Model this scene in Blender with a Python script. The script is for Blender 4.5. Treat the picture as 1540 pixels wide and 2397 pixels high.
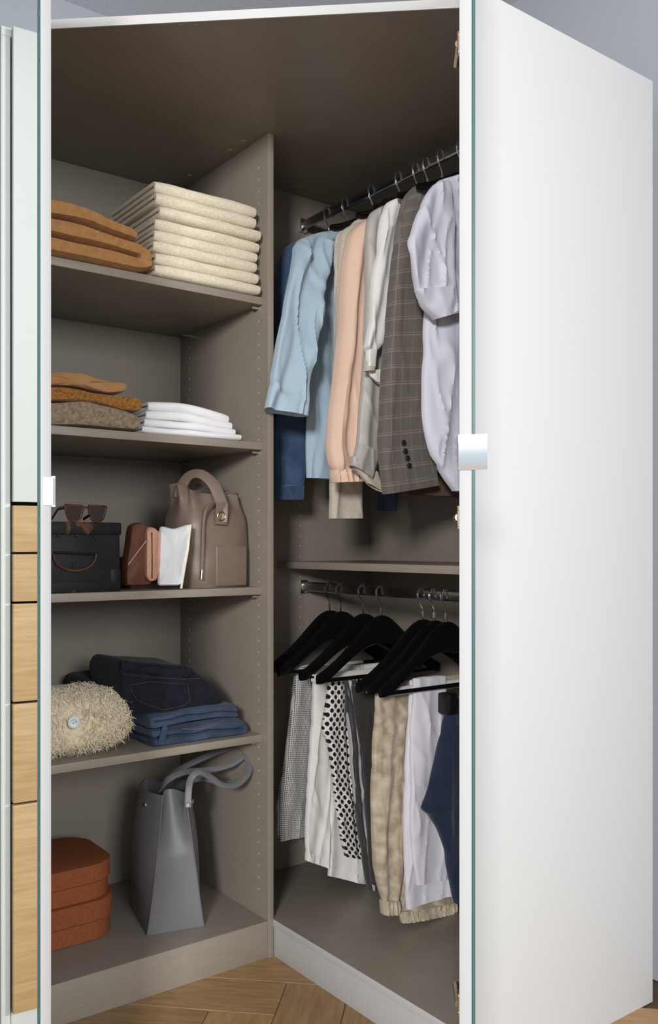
import bpy, bmesh, math, random
import numpy as np
from mathutils import Vector, noise
random.seed(7)
for o in list(bpy.data.objects): bpy.data.objects.remove(o)
S = bpy.context.scene
COL = S.collection
# ------------------------------------------------------------------ camera, world, lights
# World axes: X runs along the front of the shelf wing, Y runs back along the partition, Z up; metres; floor z = 0.
CAM = np.array([-1.318, -2.006, 1.1]); FW = np.array([.6, .8, 0]); RT = np.array([.8, -.6, 0])
FPX, CX, CY = 2093.0, 770.0, 1277.0
cd = bpy.data.cameras.new('camera'); cam = bpy.data.objects.new('camera', cd); COL.objects.link(cam)
cam.location = CAM; cam.rotation_euler = (math.pi/2, 0, -math.atan2(.6, .8))
cd.sensor_width = 36; cd.lens = FPX/2397*36; cd.shift_y = (CY-1198.5)/2397; cd.clip_start = .05
S.camera = cam
w = bpy.data.worlds.new('world'); S.world = w; w.use_nodes = True
w.node_tree.nodes['Background'].inputs[0].default_value = (.96, .98, 1, 1)
w.node_tree.nodes['Background'].inputs[1].default_value = .84
def area(name, loc, target, size, power, col=(1, 1, 1)):
    l = bpy.data.lights.new(name, 'AREA'); l.shape = 'SQUARE'; l.size = size; l.energy = power; l.color = col
    o = bpy.data.objects.new(name, l); COL.objects.link(o); o.location = loc
    o.rotation_euler = (Vector(target)-Vector(loc)).to_track_quat('-Z', 'Y').to_euler()
    return o
area('studio_key_light', (-4.7, -4.95, 2.45), (0, 0, 1.1), .8, 262, (1, .985, .96))
area('front_fill_light', (-1.7, -6.4, 2.3), (-.1, 0, 1.2), 1.5, 165, (.96, .98, 1))  # added fill behind the camera, brightens white side panel and shelf wing; no window
S.view_settings.view_transform = 'Standard'; S.view_settings.look = 'None'
S.view_settings.exposure = 0.15; S.view_settings.gamma = 1; S.view_settings.use_curve_mapping = False

# ------------------------------------------------------------------ measuring helpers
def _ray(x, y): return FW+RT*(x-CX)/FPX+np.array([0, 0, 1])*(CY-y)/FPX
def on(ax, v, x, y):
    d = _ray(x, y); return CAM+d*((v-CAM[ax])/d[ax])
def az(x, y, b):
    p = on(1, b, x, y); return (p[0], p[2])
def cw(px, d): return CAM+d*(FW+RT*(px-CX)/FPX)

# ------------------------------------------------------------------ materials
def mat(name, col, rough=.5, metal=0, spec=.5, var=None, scale=30, stretch=(1, 1, 1), bump=0, bscale=200, bstretch=(1, 1, 1), sheen=0, coord='Object', detail=4, objrand=0, trans=0):
    m = bpy.data.materials.new(name); m.use_nodes = True
    nt = m.node_tree; N = nt.nodes; L = nt.links; bs = N['Principled BSDF']
    bs.inputs['Roughness'].default_value = rough; bs.inputs['Metallic'].default_value = metal
    bs.inputs['Specular IOR Level'].default_value = spec
    bs.inputs['Base Color'].default_value = (*col, 1)
    if sheen: bs.inputs['Sheen Weight'].default_value = sheen
    if trans: bs.inputs['Transmission Weight'].default_value = trans
    tc = N.new('ShaderNodeTexCoord')
    def nz(sc, st, det):
        mp = N.new('ShaderNodeMapping'); mp.inputs['Scale'].default_value = st; L.new(tc.outputs[coord], mp.inputs[0])
        if objrand:
            oi = N.new('ShaderNodeObjectInfo'); cm = N.new('ShaderNodeCombineXYZ'); mu = N.new('ShaderNodeMath'); mu.operation = 'MULTIPLY'; mu.inputs[1].default_value = 37
            L.new(oi.outputs['Random'], mu.inputs[0]); L.new(mu.outputs[0], cm.inputs[0]); L.new(mu.outputs[0], cm.inputs[1]); L.new(mu.outputs[0], cm.inputs[2]); L.new(cm.outputs[0], mp.inputs[1])
        n = N.new('ShaderNodeTexNoise'); n.inputs['Scale'].default_value = sc; n.inputs['Detail'].default_value = det
        L.new(mp.outputs[0], n.inputs['Vector']); return n
    if var is not None:
        n = nz(scale, stretch, detail); r = N.new('ShaderNodeValToRGB')
        r.color_ramp.elements[0].position = .32; r.color_ramp.elements[1].position = .68
        r.color_ramp.elements[0].color = (*var, 1); r.color_ramp.elements[1].color = (*col, 1)
        L.new(n.outputs[0], r.inputs[0]); out = r.outputs[0]
        if objrand:
            hs = N.new('ShaderNodeHueSaturation'); oi = N.new('ShaderNodeObjectInfo'); mr = N.new('ShaderNodeMapRange')
            mr.inputs[3].default_value = 1-objrand; mr.inputs[4].default_value = 1+objrand
            L.new(oi.outputs['Random'], mr.inputs[0]); L.new(mr.outputs[0], hs.inputs['Value']); L.new(out, hs.inputs['Color']); out = hs.outputs[0]
        L.new(out, bs.inputs['Base Color'])
    if bump:
        n = nz(bscale, bstretch, 3); b = N.new('ShaderNodeBump'); b.inputs['Strength'].default_value = bump; b.inputs['Distance'].default_value = .002
        L.new(n.outputs[0], b.inputs['Height']); L.new(b.outputs[0], bs.inputs['Normal'])
    return m
def uvmat(name, build, rough=.8, sheen=.2):
    """material whose colour is a pattern printed along the cloth (UV in metres)"""
    m = bpy.data.materials.new(name); m.use_nodes = True
    nt = m.node_tree; N = nt.nodes; L = nt.links; bs = N['Principled BSDF']
    bs.inputs['Roughness'].default_value = rough; bs.inputs['Sheen Weight'].default_value = sheen; bs.inputs['Specular IOR Level'].default_value = .25
    uv = N.new('ShaderNodeTexCoord'); sp = N.new('ShaderNodeSeparateXYZ'); L.new(uv.outputs['UV'], sp.inputs[0])
    def M(op, a, b=None, c=None):
        n = N.new('ShaderNodeMath'); n.operation = op
        for i, x in enumerate((a, b, c)):
            if x is None: continue
            if isinstance(x, (int, float)): n.inputs[i].default_value = x
            else: L.new(x, n.inputs[i])
        return n.outputs[0]
    def mix(f, a, b):
        n = N.new('ShaderNodeMix'); n.data_type = 'RGBA'
        if isinstance(f, (int, float)): n.inputs[0].default_value = f
        else: L.new(f, n.inputs[0])
        for i, x in ((6, a), (7, b)):
            if isinstance(x, tuple): n.inputs[i].default_value = (*x, 1)
            else: L.new(x, n.inputs[i])
        return n.outputs[2]
    def nz(sc, st=(1, 1, 1)):
        mp = N.new('ShaderNodeMapping'); mp.inputs['Scale'].default_value = st; L.new(uv.outputs['UV'], mp.inputs[0])
        n = N.new('ShaderNodeTexNoise'); n.inputs['Scale'].default_value = sc; L.new(mp.outputs[0], n.inputs['Vector']); return n.outputs[0]
    L.new(build(M, mix, nz, sp.outputs[0], sp.outputs[1]), bs.inputs['Base Color'])
    return m
def C(r, g, b):   # sRGB 0-255 to linear
    return tuple(((c/255)/12.92 if c/255 <= .04045 else ((c/255+.055)/1.055)**2.4) for c in (r, g, b))
M = {}
M['white'] = mat('white_lacquer', C(193, 195, 196), .5, spec=.25)
M['door'] = mat('door_edge_white', C(176, 179, 182), .6, spec=.1)
M['plinth'] = mat('pale_grey_lacquer', C(190, 191, 191), .5, spec=.3)
M['taupe'] = mat('taupe_laminate', C(143, 135, 125), .42, var=C(138, 130, 120), scale=14, stretch=(1, 1, 18), bump=.12, bscale=300, bstretch=(1, 1, .2))
M['taupe_edge'] = mat('taupe_edge_band', C(154, 145, 134), .4, var=C(146, 137, 126), scale=12, stretch=(1, 1, 20))
M['hole'] = mat('pin_hole_sleeve', C(196, 182, 168), .5)
M['wall'] = mat('wall_paint', C(158, 162, 171), .9, bump=.1, bscale=120)
M['ceil'] = mat('ceiling_plaster', C(234, 235, 237), .95, var=C(222, 223, 226), scale=160, bump=.6, bscale=220)
M['oakf'] = mat('oak_floor', C(184, 148, 104), .4, var=C(158, 122, 80), scale=10, stretch=(1.2, 9, 1), bump=.1, bscale=60, bstretch=(2, 20, 1), objrand=.13)
M['groove'] = mat('floor_underlay', C(84, 60, 40), .8)
M['oakd'] = mat('oak_drawer_front', C(176, 146, 106), .5, var=C(160, 127, 88), scale=7, stretch=(1.5, 1, 22), bump=.1, bscale=40, bstretch=(1, 1, 20), objrand=.04)
M['mirror'] = mat('mirror_silver', (.80, .86, .84), .015, 1)
M['gedge'] = mat('green_glass_edge', C(58, 92, 92), .4, spec=.3)
M['chrome'] = mat('chrome', (.92, .93, .95), .14, 1)
M['steel'] = mat('brushed_steel_handle', (.60, .66, .71), .15, 1)
M['clearp'] = mat('frosted_plastic', C(226, 229, 231), .3)
M['rail'] = mat('rail_steel', (.42, .43, .46), .25, 1)
M['gold'] = mat('gold_metal', (.83, .66, .36), .22, 1)
M['brass'] = mat('hinge_nickel', (.62, .54, .40), .3, 1)
M['hanger'] = mat('black_lacquered_wood', (.004, .004, .005), .28, spec=.35)
M['black'] = mat('black_plastic', (.006, .006, .007), .4)
def fab(name, c, v=None, rough=.85, sheen=.25, sc=25, bump=.25, bs=500, st=(1, 1, 1), bst=(1, 1, 1), spec=.2):
    M[name] = mat(name, C(*c), rough, spec=spec, var=C(*(v or [x*.93 for x in c])), scale=sc, stretch=st, bump=bump, bscale=bs, bstretch=bst, sheen=sheen)
fab('denim_jacket', (72, 94, 128), (54, 74, 106), sc=18)
fab('light_blue', (180, 205, 223), (173, 198, 217), sc=6)
fab('linen', (208, 200, 188), (192, 183, 170), sc=60, st=(1, 1, 8))
fab('peach', (231, 202, 184), (225, 194, 175), sc=5, rough=.6, sheen=.1)
fab('grey_satin', (182, 179, 175), (172, 169, 165), sc=5, rough=.42, sheen=.05, spec=.5)
fab('white_cloth', (236, 238, 238), (230, 232, 233), sc=6)
fab('lavender', (218, 221, 237), (212, 215, 231), sc=6, rough=.7)
fab('lining', (92, 74, 62), rough=.5)
fab('cream_towel', (238, 229, 208), (222, 211, 187), sc=160, bump=.9, bs=330, bst=(1, 1, 1.6))
fab('camel', (186, 138, 90), (168, 120, 72), sc=60, bump=.8, bs=260, sheen=.15)
fab('caramel', (178, 134, 90), (168, 122, 78), sc=20)
fab('mustard', (180, 126, 60), (128, 82, 34), sc=190, bump=1, bs=300)
fab('tweed', (164, 146, 122), (124, 108, 88), sc=120, bump=1, bs=240)
fab('white_linen', (236, 236, 240), (230, 230, 235), sc=10)
fab('jeans_dark', (30, 32, 44), (21, 23, 32), sc=40, rough=.9, sheen=.06)
fab('jeans_black', (16, 17, 22), (11, 12, 16), sc=40, rough=.9, sheen=.05)
fab('jeans_blue', (68, 84, 110), (44, 57, 80), sc=14, sheen=.08)
fab('stitch', (120, 98, 70), rough=.8)
fab('stitch_dark', (70, 66, 68), rough=.8)
fab('shag', (247, 236, 211), (222, 206, 174), sc=90, bump=.8)
fab('taupe_leather', (124, 108, 98), (116, 100, 90), sc=14, rough=.42, sheen=0, spec=.5, bump=.2, bs=350)
fab('grey_leather', (114, 114, 118), (107, 107, 111), sc=10, rough=.45, sheen=0, spec=.5, bump=.2, bs=350)
fab('grey_leather_dark', (78, 78, 82), rough=.6, sheen=0)
fab('brown_leather', (104, 62, 44), (86, 48, 34), sc=20, rough=.55, sheen=0, spec=.4)
fab('pink_leather', (206, 160, 138), (196, 148, 126), sc=20, rough=.55, sheen=0, spec=.4)
fab('white_leather', (216, 218, 222), (208, 210, 215), sc=16, rough=.5, sheen=0, spec=.4)
fab('cream_edge', (232, 228, 206), rough=.6)
fab('amber', (96, 58, 28), (50, 28, 16), sc=50, rough=.15, sheen=0, spec=.6)
fab('case_black', (36, 35, 38), (24, 24, 26), sc=14, rough=.5, sheen=0, spec=.35)
fab('case_worn', (26, 24, 24), (92, 62, 44), sc=26, rough=.55, sheen=0, spec=.35)
M['case_worn'].node_tree.nodes['Color Ramp'].color_ramp.elements[0].position = .36; M['case_worn'].node_tree.nodes['Color Ramp'].color_ramp.elements[1].position = .42
fab('cork', (154, 90, 58), (138, 76, 46), sc=220, rough=.85, sheen=0)
fab('tortoise', (120, 66, 44), (40, 22, 18), sc=60, rough=.15, sheen=0, spec=.6)
M['lens'] = mat('sunglass_lens', C(96, 84, 84), .06, .6, spec=.9)
fab('pearl', (206, 218, 220), (180, 198, 204), sc=60, rough=.25, sheen=0, spec=.6)
fab('pants_white', (234, 234, 232), (226, 226, 224), sc=30, st=(1, 1, .3))
fab('pants_dark', (58, 54, 52), (48, 45, 43), sc=20)
fab('pants_navy', (34, 46, 70), (27, 38, 60), sc=20)
fab('pants_lav', (222, 221, 232), (214, 213, 225), sc=8)
def plaid(Mt, mix, nz, u, v):
    base = mix(nz(420), C(82, 77, 73), C(116, 110, 105))
    lu = Mt('LESS_THAN', Mt('FRACT', Mt('DIVIDE', u, .031)), .07); lv = Mt('LESS_THAN', Mt('FRACT', Mt('DIVIDE', v, .040)), .055)
    l2 = Mt('LESS_THAN', Mt('ABSOLUTE', Mt('SUBTRACT', Mt('FRACT', Mt('DIVIDE', v, .040)), .18)), .03)
    b2 = mix(Mt('MULTIPLY', Mt('MAXIMUM', Mt('MULTIPLY', lu, .55), lv), .34), base, C(178, 166, 156))
    return mix(Mt('MULTIPLY', l2, .25), b2, C(160, 150, 142))
M['plaid'] = uvmat('grey_plaid_wool', plaid)
def diamond(Mt, mix, nz, u, v):
    du = Mt('MULTIPLY', u, 1/.0105); dv = Mt('MULTIPLY', v, 1/.0125)
    s = Mt('MULTIPLY', Mt('SINE', Mt('MULTIPLY', Mt('ADD', du, dv), 1.5708)), Mt('SINE', Mt('MULTIPLY', Mt('SUBTRACT', du, dv), 1.5708)))
    return mix(Mt('GREATER_THAN', Mt('ABSOLUTE', s), .46), C(222, 220, 216), C(16, 16, 20))
M['diamond'] = uvmat('black_white_diamond_print', diamond)
def dots(Mt, mix, nz, u, v):
    du = Mt('MULTIPLY', u, 1/.0046); dv = Mt('MULTIPLY', v, 1/.0054)
    s = Mt('MULTIPLY', Mt('SINE', Mt('MULTIPLY', du, 3.1416)), Mt('SINE', Mt('MULTIPLY', dv, 3.1416)))
    band = mix(nz(14, (1, .2, 1)), C(176, 176, 176), C(206, 206, 204))
    return mix(Mt('GREATER_THAN', Mt('ABSOLUTE', s), .58), band, C(70, 70, 76))
M['dots'] = uvmat('fine_grey_geometric_print', dots)
def stripes(Mt, mix, nz, u, v):
    return mix(Mt('GREATER_THAN', Mt('FRACT', Mt('DIVIDE', u, .022)), .62), C(58, 58, 62), C(180, 180, 184))
M['stripes'] = uvmat('grey_striped_satin', stripes, .35)
def crumple(Mt, mix, nz, u, v):
    return mix(Mt('SMOOTH_MIN', 1.0, Mt('MULTIPLY', Mt('SUBTRACT', nz(34), .36), 3.2), .1), C(166, 152, 130), C(204, 193, 174))
M['beige_camo'] = uvmat('beige_faded_camouflage', crumple)

# ------------------------------------------------------------------ object helpers
BASE = {}
class MB:
    def __init__(s): s.v = []; s.f = []; s.uv = {}; s.mi = {}
    def face(s, idx, uv=None, mi=0):
        k = len(s.f); s.f.append(tuple(idx))
        if uv: s.uv[k] = uv
        if mi: s.mi[k] = mi
    def box(s, lo, hi, rot=None, org=None):
        n = len(s.v)
        for x in (lo[0], hi[0]):
            for y in (lo[1], hi[1]):
                for z in (lo[2], hi[2]):
                    p = Vector((x, y, z))
                    if rot is not None: p = Vector(org)+rot @ p
                    s.v.append(tuple(p))
        for q in ((0, 1, 3, 2), (4, 6, 7, 5), (0, 4, 5, 1), (2, 3, 7, 6), (0, 2, 6, 4), (1, 5, 7, 3)): s.face([n+i for i in q])
        return s
    def rings(s, R, closed=True, caps=(True, True), uvs=None):
        n0 = len(s.v); m = len(R[0])
        for r in R: s.v += [tuple(p) for p in r]
        for i in range(len(R)-1):
            for j in range(m if closed else m-1):
                k = (j+1) % m
                q = [n0+i*m+j, n0+i*m+k, n0+(i+1)*m+k, n0+(i+1)*m+j]
                uv = None
                if uvs: uv = [uvs[i][j], uvs[i][k] if k else uvs[i][m], uvs[i+1][k] if k else uvs[i+1][m], uvs[i+1][j]]
                s.face(q, uv)
        if caps[0]: s.face([n0+j for j in range(m)][::-1])
        if caps[1]: s.face([n0+(len(R)-1)*m+j for j in range(m)])
        return s
    def tube(s, pts, r, n=8, flat=1, up=(0, 0, 1), caps=True):
        P = [Vector(p) for p in pts]; R = []
        nrm = None
        for i, p in enumerate(P):
            t = (P[min(i+1, len(P)-1)]-P[max(i-1, 0)]).normalized()
            if nrm is None:
                nrm = t.cross(Vector(up))
                if nrm.length < 1e-4: nrm = t.cross(Vector((1, 0, 0)))
            nrm = (nrm-t*nrm.dot(t)).normalized(); bn = t.cross(nrm)
            rr = r[i] if isinstance(r, (list, tuple)) else r
            R.append([p+nrm*math.cos(2*math.pi*k/n)*rr+bn*math.sin(2*math.pi*k/n)*rr*flat for k in range(n)])
        return s.rings(R, caps=(caps, caps))
    def disc(s, c, r, axis, th, n=24, bul=0):
        ax = Vector(axis).normalized(); u = ax.orthogonal().normalized(); v = ax.cross(u); c = Vector(c)
        def rg(rad, off): return [c+ax*off+u*rad*math.cos(2*math.pi*k/n)+v*rad*math.sin(2*math.pi*k/n) for k in range(n)]
        return s.rings([rg(r*.98, 0), rg(r, th*.3), rg(r*.97, th*.85), rg(r*.85, th), rg(r*.5, th-bul)])
def link(name, me, mat_, parent, base):
    o = bpy.data.objects.new(name, me); COL.objects.link(o)
    if mat_ is not None:
        for m_ in (mat_ if isinstance(mat_, (list, tuple)) else [mat_]): me.materials.append(M[m_] if isinstance(m_, str) else m_)
    if parent is not None:
        o.parent = parent; pb = BASE[parent.name]; o.location = [base[i]-pb[i] for i in range(3)]
    else: o.location = base
    BASE[o.name] = tuple(base)
    return o
def obj(name, mb, mat_, parent=None, base=None, smooth=True, bevel=0, segs=2, sub=0, auto=None):
    vs = np.array(mb.v)
    if base is None: base = BASE[parent.name] if parent is not None else (float(vs[:, 0].mean()), float(vs[:, 1].mean()), float(vs[:, 2].min()))
    me = bpy.data.meshes.new(name)
    me.from_pydata([tuple(v) for v in (vs-np.array(base))], [], mb.f)
    if mb.uv:
        ul = me.uv_layers.new(name='UVMap')
        for k, uvs in mb.uv.items():
            p = me.polygons[k]
            for li, uvp in zip(p.loop_indices, uvs): ul.data[li].uv = uvp
    for k, i in mb.mi.items(): me.polygons[k].material_index = i
    if bevel:
        bm = bmesh.new(); bm.from_mesh(me)
        bmesh.ops.bevel(bm, geom=bm.edges[:], offset=bevel, segments=segs, affect='EDGES', profile=.5)
        bm.to_mesh(me); bm.free()
    bm = bmesh.new(); bm.from_mesh(me); bmesh.ops.recalc_face_normals(bm, faces=bm.faces[:]); bm.to_mesh(me); bm.free()
    if smooth:
        for p in me.polygons: p.use_smooth = True
        ang = auto if auto else (40 if not bevel else 35)
        try: me.set_sharp_from_angle(angle=math.radians(ang))
        except Exception: pass
    o = link(name, me, mat_, parent, base)
    if sub:
        md = o.modifiers.new('subdivision', 'SUBSURF'); md.levels = sub; md.render_levels = sub
    return o
def tag(o, label=None, cat=None, group=None, kind=None):
    if label: o['label'] = label
    if cat: o['category'] = cat
    if group: o['group'] = group
    if kind: o['kind'] = kind
    return o
def thing(name, label, cat, base, group=None):
    o = bpy.data.objects.new(name, None); COL.objects.link(o); o.location = base; o.empty_display_size = .05
    BASE[o.name] = tuple(base); return tag(o, label, cat, group)
def board(name, lo, hi, mat_, parent=None, bev=.0015, base=None):
    return obj(name, MB().box(lo, hi), mat_, parent, base, bevel=bev, segs=2)
def cr(pts, n):
    """Catmull-Rom through rows of numbers"""
    P = np.array(pts, float); k = len(P); out = []
    for t in np.linspace(0, k-1, n):
        i = min(int(t), k-2); u = t-i
        p0, p1, p2, p3 = P[max(i-1, 0)], P[i], P[i+1], P[min(i+2, k-1)]
        out.append(.5*((2*p1)+(-p0+p2)*u+(2*p0-5*p1+4*p2-p3)*u*u+(-p0+3*p1-3*p2+p3)*u**3))
    return np.array(out)
def NZ(x, y, z): return noise.noise(Vector((x, y, z)))

# ------------------------------------------------------------------ room
floor = obj('floor', MB().box((-4.5, -4.5, -.08), (.72, .6, -.004)), 'groove', smooth=False, base=(0, 0, 0)); tag(floor, 'light oak herringbone floor in front of the wardrobe', kind='structure')
wl = board('wall_left', (-3.2, .56, 0), (.72, .70, 2.72), 'wall', bev=0); tag(wl, 'pale blue-grey wall behind the shelf wing', kind='structure')
wr = board('wall_right', (.70, -3.2, 0), (.84, .70, 2.72), 'wall', bev=0); tag(wr, 'pale blue-grey wall behind the white side panel', kind='structure')
ce = board('ceiling', (-3.2, -3.2, 2.70), (.84, .70, 2.82), 'ceil', bev=0); tag(ce, 'grey textured plaster ceiling', kind='structure')
# herringbone planks at 45 degrees to the walls
PW, PL = .158, .632
q1 = np.array([1, 1])/math.sqrt(2); q2 = np.array([1, -1])/math.sqrt(2)
anc = np.array(on(2, 0, 672, 2300)[:2])
bm = bmesh.new(); bmesh.ops.create_cube(bm, size=1)
for v in bm.verts: v.co = Vector((v.co.x*(PL-.0016), v.co.y*(PW-.0016), (v.co.z-.5)*.012))
bmesh.ops.bevel(bm, geom=[e for e in bm.edges if all(v.co.z > -.001 for v in e.verts)], offset=.0012, segments=1, affect='EDGES')
pme = bpy.data.meshes.new('plank'); bm.to_mesh(pme); bm.free(); pme.materials.append(M['oakf'])
cnt = 0
for zz in range(-5, 6):
    for k in range(-30, 31):
        ox, oy = zz*PL, -zz*PL
        for kind in (0, 1):
            if kind == 0: cxy = ((k+.5)*PW+ox, k*PW-PL/2+oy); ang = math.atan2(q1[1], q1[0])
            else: cxy = (k*PW-PL/2+ox, (k-.5)*PW+oy); ang = math.atan2(q2[1], q2[0])
            p = anc+q2*cxy[0]+q1*cxy[1]
            inside = -1.45 < p[0] < .68 and -1.55 < p[1] < .3 and not (p[0] > .25 and p[1] > -.4) and not (p[1] > .25)
            if not inside: continue
            o = bpy.data.objects.new('plank', pme); COL.objects.link(o); o.parent = floor
            o.location = (p[0], p[1], 0); o.rotation_euler = (0, 0, ang); cnt += 1
# the rest of the planks, farther off, as one joined part
fm = MB()
for zz in range(-9, 10):
    for k in range(-50, 51):
        ox, oy = zz*PL, -zz*PL
        for kind in (0, 1):
            if kind == 0: cxy = ((k+.5)*PW+ox, k*PW-PL/2+oy); ang = math.atan2(q1[1], q1[0])
            else: cxy = (k*PW-PL/2+ox, (k-.5)*PW+oy); ang = math.atan2(q2[1], q2[0])
            p = anc+q2*cxy[0]+q1*cxy[1]
            inside = -1.45 < p[0] < .68 and -1.55 < p[1] < .3 and not (p[0] > .25 and p[1] > -.4) and not (p[1] > .25)
            if inside or not (-4.2 < p[0] < .35 and -4.2 < p[1] < .2): continue
            ca, sa = math.cos(ang), math.sin(ang); n = len(fm.v)
            for (dx, dy) in ((-1, -1), (1, -1), (1, 1), (-1, 1)):
                lx, ly = dx*(PL/2-.0008), dy*(PW/2-.0008); fm.v.append((p[0]+lx*ca-ly*sa, p[1]+lx*sa+ly*ca, 0))
            fm.face((n, n+1, n+2, n+3))
tag(obj('far_planks', fm, 'oakf', floor, smooth=False), kind='stuff')

# ------------------------------------------------------------------ corner wardrobe
ZL = 2.20                                    # underside of the top
W = thing('corner_wardrobe', 'white and taupe walk-in corner wardrobe with open mirrored doors', 'wardrobe', (0, 0, 0))
lid_pts = [(-.789, -.002), (-.789, .52), (.60, .52), (.60, -.731), (-.012, -.731), (-.006, -.703)]
lid = MB(); n = len(lid_pts)
lid.rings([[(x, y, ZL) for x, y in lid_pts], [(x, y, ZL+.02) for x, y in lid_pts]])
tp = obj('top_panel', lid, ['white', 'taupe'], W, smooth=False)
for p in tp.data.polygons:
    if abs(p.normal.z) > .9 and p.center.z < ZL+.01: p.material_index = 1
# white edge band of the top, standing a little proud
d = Vector((-.006+.789, -.703+.002, 0)).normalized(); nn = Vector((d.y, -d.x, 0))
eb = MB(); A = Vector((-.789, -.002, 0)); B = Vector((-.006, -.703, 0))
eb.rings([[A+nn*.0, A+nn*.003, A+nn*.003+Vector((0, 0, .018)), A+Vector((0, 0, .018))], [B, B+nn*.003, B+nn*.003+Vector((0, 0, .018)), B+Vector((0, 0, .018))]])
eb.v = [(x, y, z+ZL-.001) for x, y, z in eb.v]
obj('edge_band', eb, 'white', tp, smooth=False)
for (x, y) in ((570, 331), (538, 352), (444, 411)):
    c = on(2, ZL, x, y); obj('screw_cap', MB().disc(c, .008, (0, 0, -1), .002, 14), 'taupe_edge', tp)
part = board('partition', (-.0175, .001, .0), (0, .50, ZL), 'taupe', W)
obj('edge_band', MB().box((-.0178, -.0012, 0), (.0003, .0012, ZL)), 'taupe_edge', part, bevel=.0005)
board('back_panel', (-.77, .50, .08), (-.0, .512, ZL), 'taupe', W)
board('back_panel', (.58, -.731, .08), (.595, .31, ZL), 'taupe', W)
board('inner_end_panel', (.0, .30, .0), (.58, .316, ZL), 'taupe', W)
sp = board('side_panel', (-.789, .0, 0), (-.77, .52, ZL), 'white', W)
sp2 = board('side_panel', (-.013, -.75, 0), (.60, -.731, ZL+.02), 'white', W)
board('base_panel', (-.77, .004, .0795), (-.0175, .50, .0985), 'taupe', W)
bp = board('base_panel', (.002, -.731, .0795), (.58, .30, .0985), 'taupe', W)
obj('edge_band', MB().box((-.0005, -.731, .079), (.002, .0, .099)), 'white', bp, bevel=.0005)
board('plinth', (-.77, .0, .0), (-.0178, .018, .0983), 'taupe_edge', W)
board('plinth', (.001, -.731, .0), (.018, .0, .0788), 'plinth', W)
SHELF = [1.767, 1.377, .988, .592]
for z in SHELF:
    sh = board('shelf', (-.769, .027, z-.0195), (-.0185, .499, z), 'taupe', W)
    obj('edge_band', MB().box((-.769, .0255, z-.0197), (-.0185, .0275, z+.0002)), 'taupe_edge', sh, bevel=.0005)
    for y in (.045, .44):
        obj('shelf_pin', MB().tube([(-.040, y, z-.0245), (-.0175, y, z-.0245)], .0042, 8), 'chrome', sh)
sh = board('shelf', (.212, -.730, 1.031), (.579, .299, 1.051), 'taupe', W)
obj('edge_band', MB().box((.2105, -.730, 1.0308), (.2125, .299, 1.0512)), 'taupe_edge', sh, bevel=.0005)
hb = MB()
for i in range(62):
    z = .17+i*.032
    if z > 2.16: break
    for y in (.045, .44):
        if any(abs(z-(s-.012)) < .02 for s in SHELF): continue
        hb.disc((-.0175, y, z), .0028, (-1, 0, 0), .0006, 8)
tag(obj('pin_hole_rows', hb, 'hole', part), 'rows of small pale pin holes', kind='stuff')
hb = MB()
for i in range(62):
    z = .17+i*.032
    if z > 2.16: break
    hb.disc((.298, .30, z), .0028, (0, -1, 0), .0006, 8); hb.disc((.06, .30, z), .0028, (0, -1, 0), .0006, 8)
tag(obj('pin_hole_rows', hb, 'hole', W), kind='stuff')
def rail(z, parent):
    R = []
    for y in (.30, -.731):
        R.append([(.307+.0075*math.cos(t)*(1 if abs(math.cos(t)) > .3 else 1), y, z+.015*math.copysign(abs(math.sin(t))**.6, math.sin(t))) for t in [2*math.pi*k/20 for k in range(20)]])
    o = obj('clothes_rail', MB().rings(R), 'rail', parent)
    obj('rail_socket', MB().box((.294, .290, z-.022), (.320, .2995, z+.020)), 'chrome', o, bevel=.002)
    return o
ZR1, ZR2 = 2.108, .972
rail(ZR1, W); rail(ZR2, W)
# doors: board + mirror pane on the outside, opened towards the room
def door(free_px, free_d, hinge_px, hinge_d, side, hz, handle):
    """side = +1: outer (mirror) face lies to the right of the edge as seen, -1: to the left"""
    Fi = cw(free_px, free_d)[:2]; Hi = cw(hinge_px, hinge_d)[:2]
    t = Vector((Fi[0]-Hi[0], Fi[1]-Hi[1], 0)); ln = t.length; t.normalize()
    o_ = Vector((-t.y, t.x, 0))*side                        # towards the outer face
    H = Vector((Hi[0], Hi[1], 0)); z0, z1 = .012, 2.226
    def slab(o0, o1, e0=0, e1=0, l0=0):
        mb = MB(); P = [H+t*l0+o_*o0, H+t*(ln+e1)+o_*o0, H+t*(ln+e1)+o_*o1, H+t*l0+o_*o1]
        mb.rings([[p+Vector((0, 0, z0)) for p in P], [p+Vector((0, 0, z1)) for p in P]]); return mb
    dr = obj('door', slab(0, .018), 'door', W, base=(H.x, H.y, 0), bevel=.001)
    mp = obj('mirror_pane', slab(.0185, .0232), ['gedge', 'mirror'], dr, base=(H.x, H.y, 0), smooth=False)
    for p in mp.data.polygons:
        if p.normal.dot(o_) > .9: p.material_index = 1
    E_ = H+t*ln
    for zc in hz:
        hg = MB(); c = H+t*.055
        hg.tube([c-o_*.002+Vector((0, 0, zc-.022)), c-o_*.002+Vector((0, 0, zc+.022))], .006, 8)
        hg.tube([c-o_*.004+Vector((0, 0, zc)), H-t*.02-o_*.010+Vector((0, 0, zc))], .008, 8)
        hg.disc(c+Vector((0, 0, zc+.016)), .006, -o_, .006, 12); hg.disc(c+Vector((0, 0, zc-.016)), .006, -o_, .006, 12)
        obj('hinge', hg, 'brass', dr)
    return dr, E_, t, o_
dr, E_, t, o_ = door(1075, 1.315, 1079, 1.80, 1, (2.08, 1.155, .205), 0)
def zat(y, dep): return CAM[2]+(CY-y)*dep/FPX
mb = MB(); z0, z1 = zat(1100, 1.312), zat(1018, 1.312)
rot = lambda a, b, c: E_+o_*a+t*b+Vector((0, 0, c))
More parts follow.
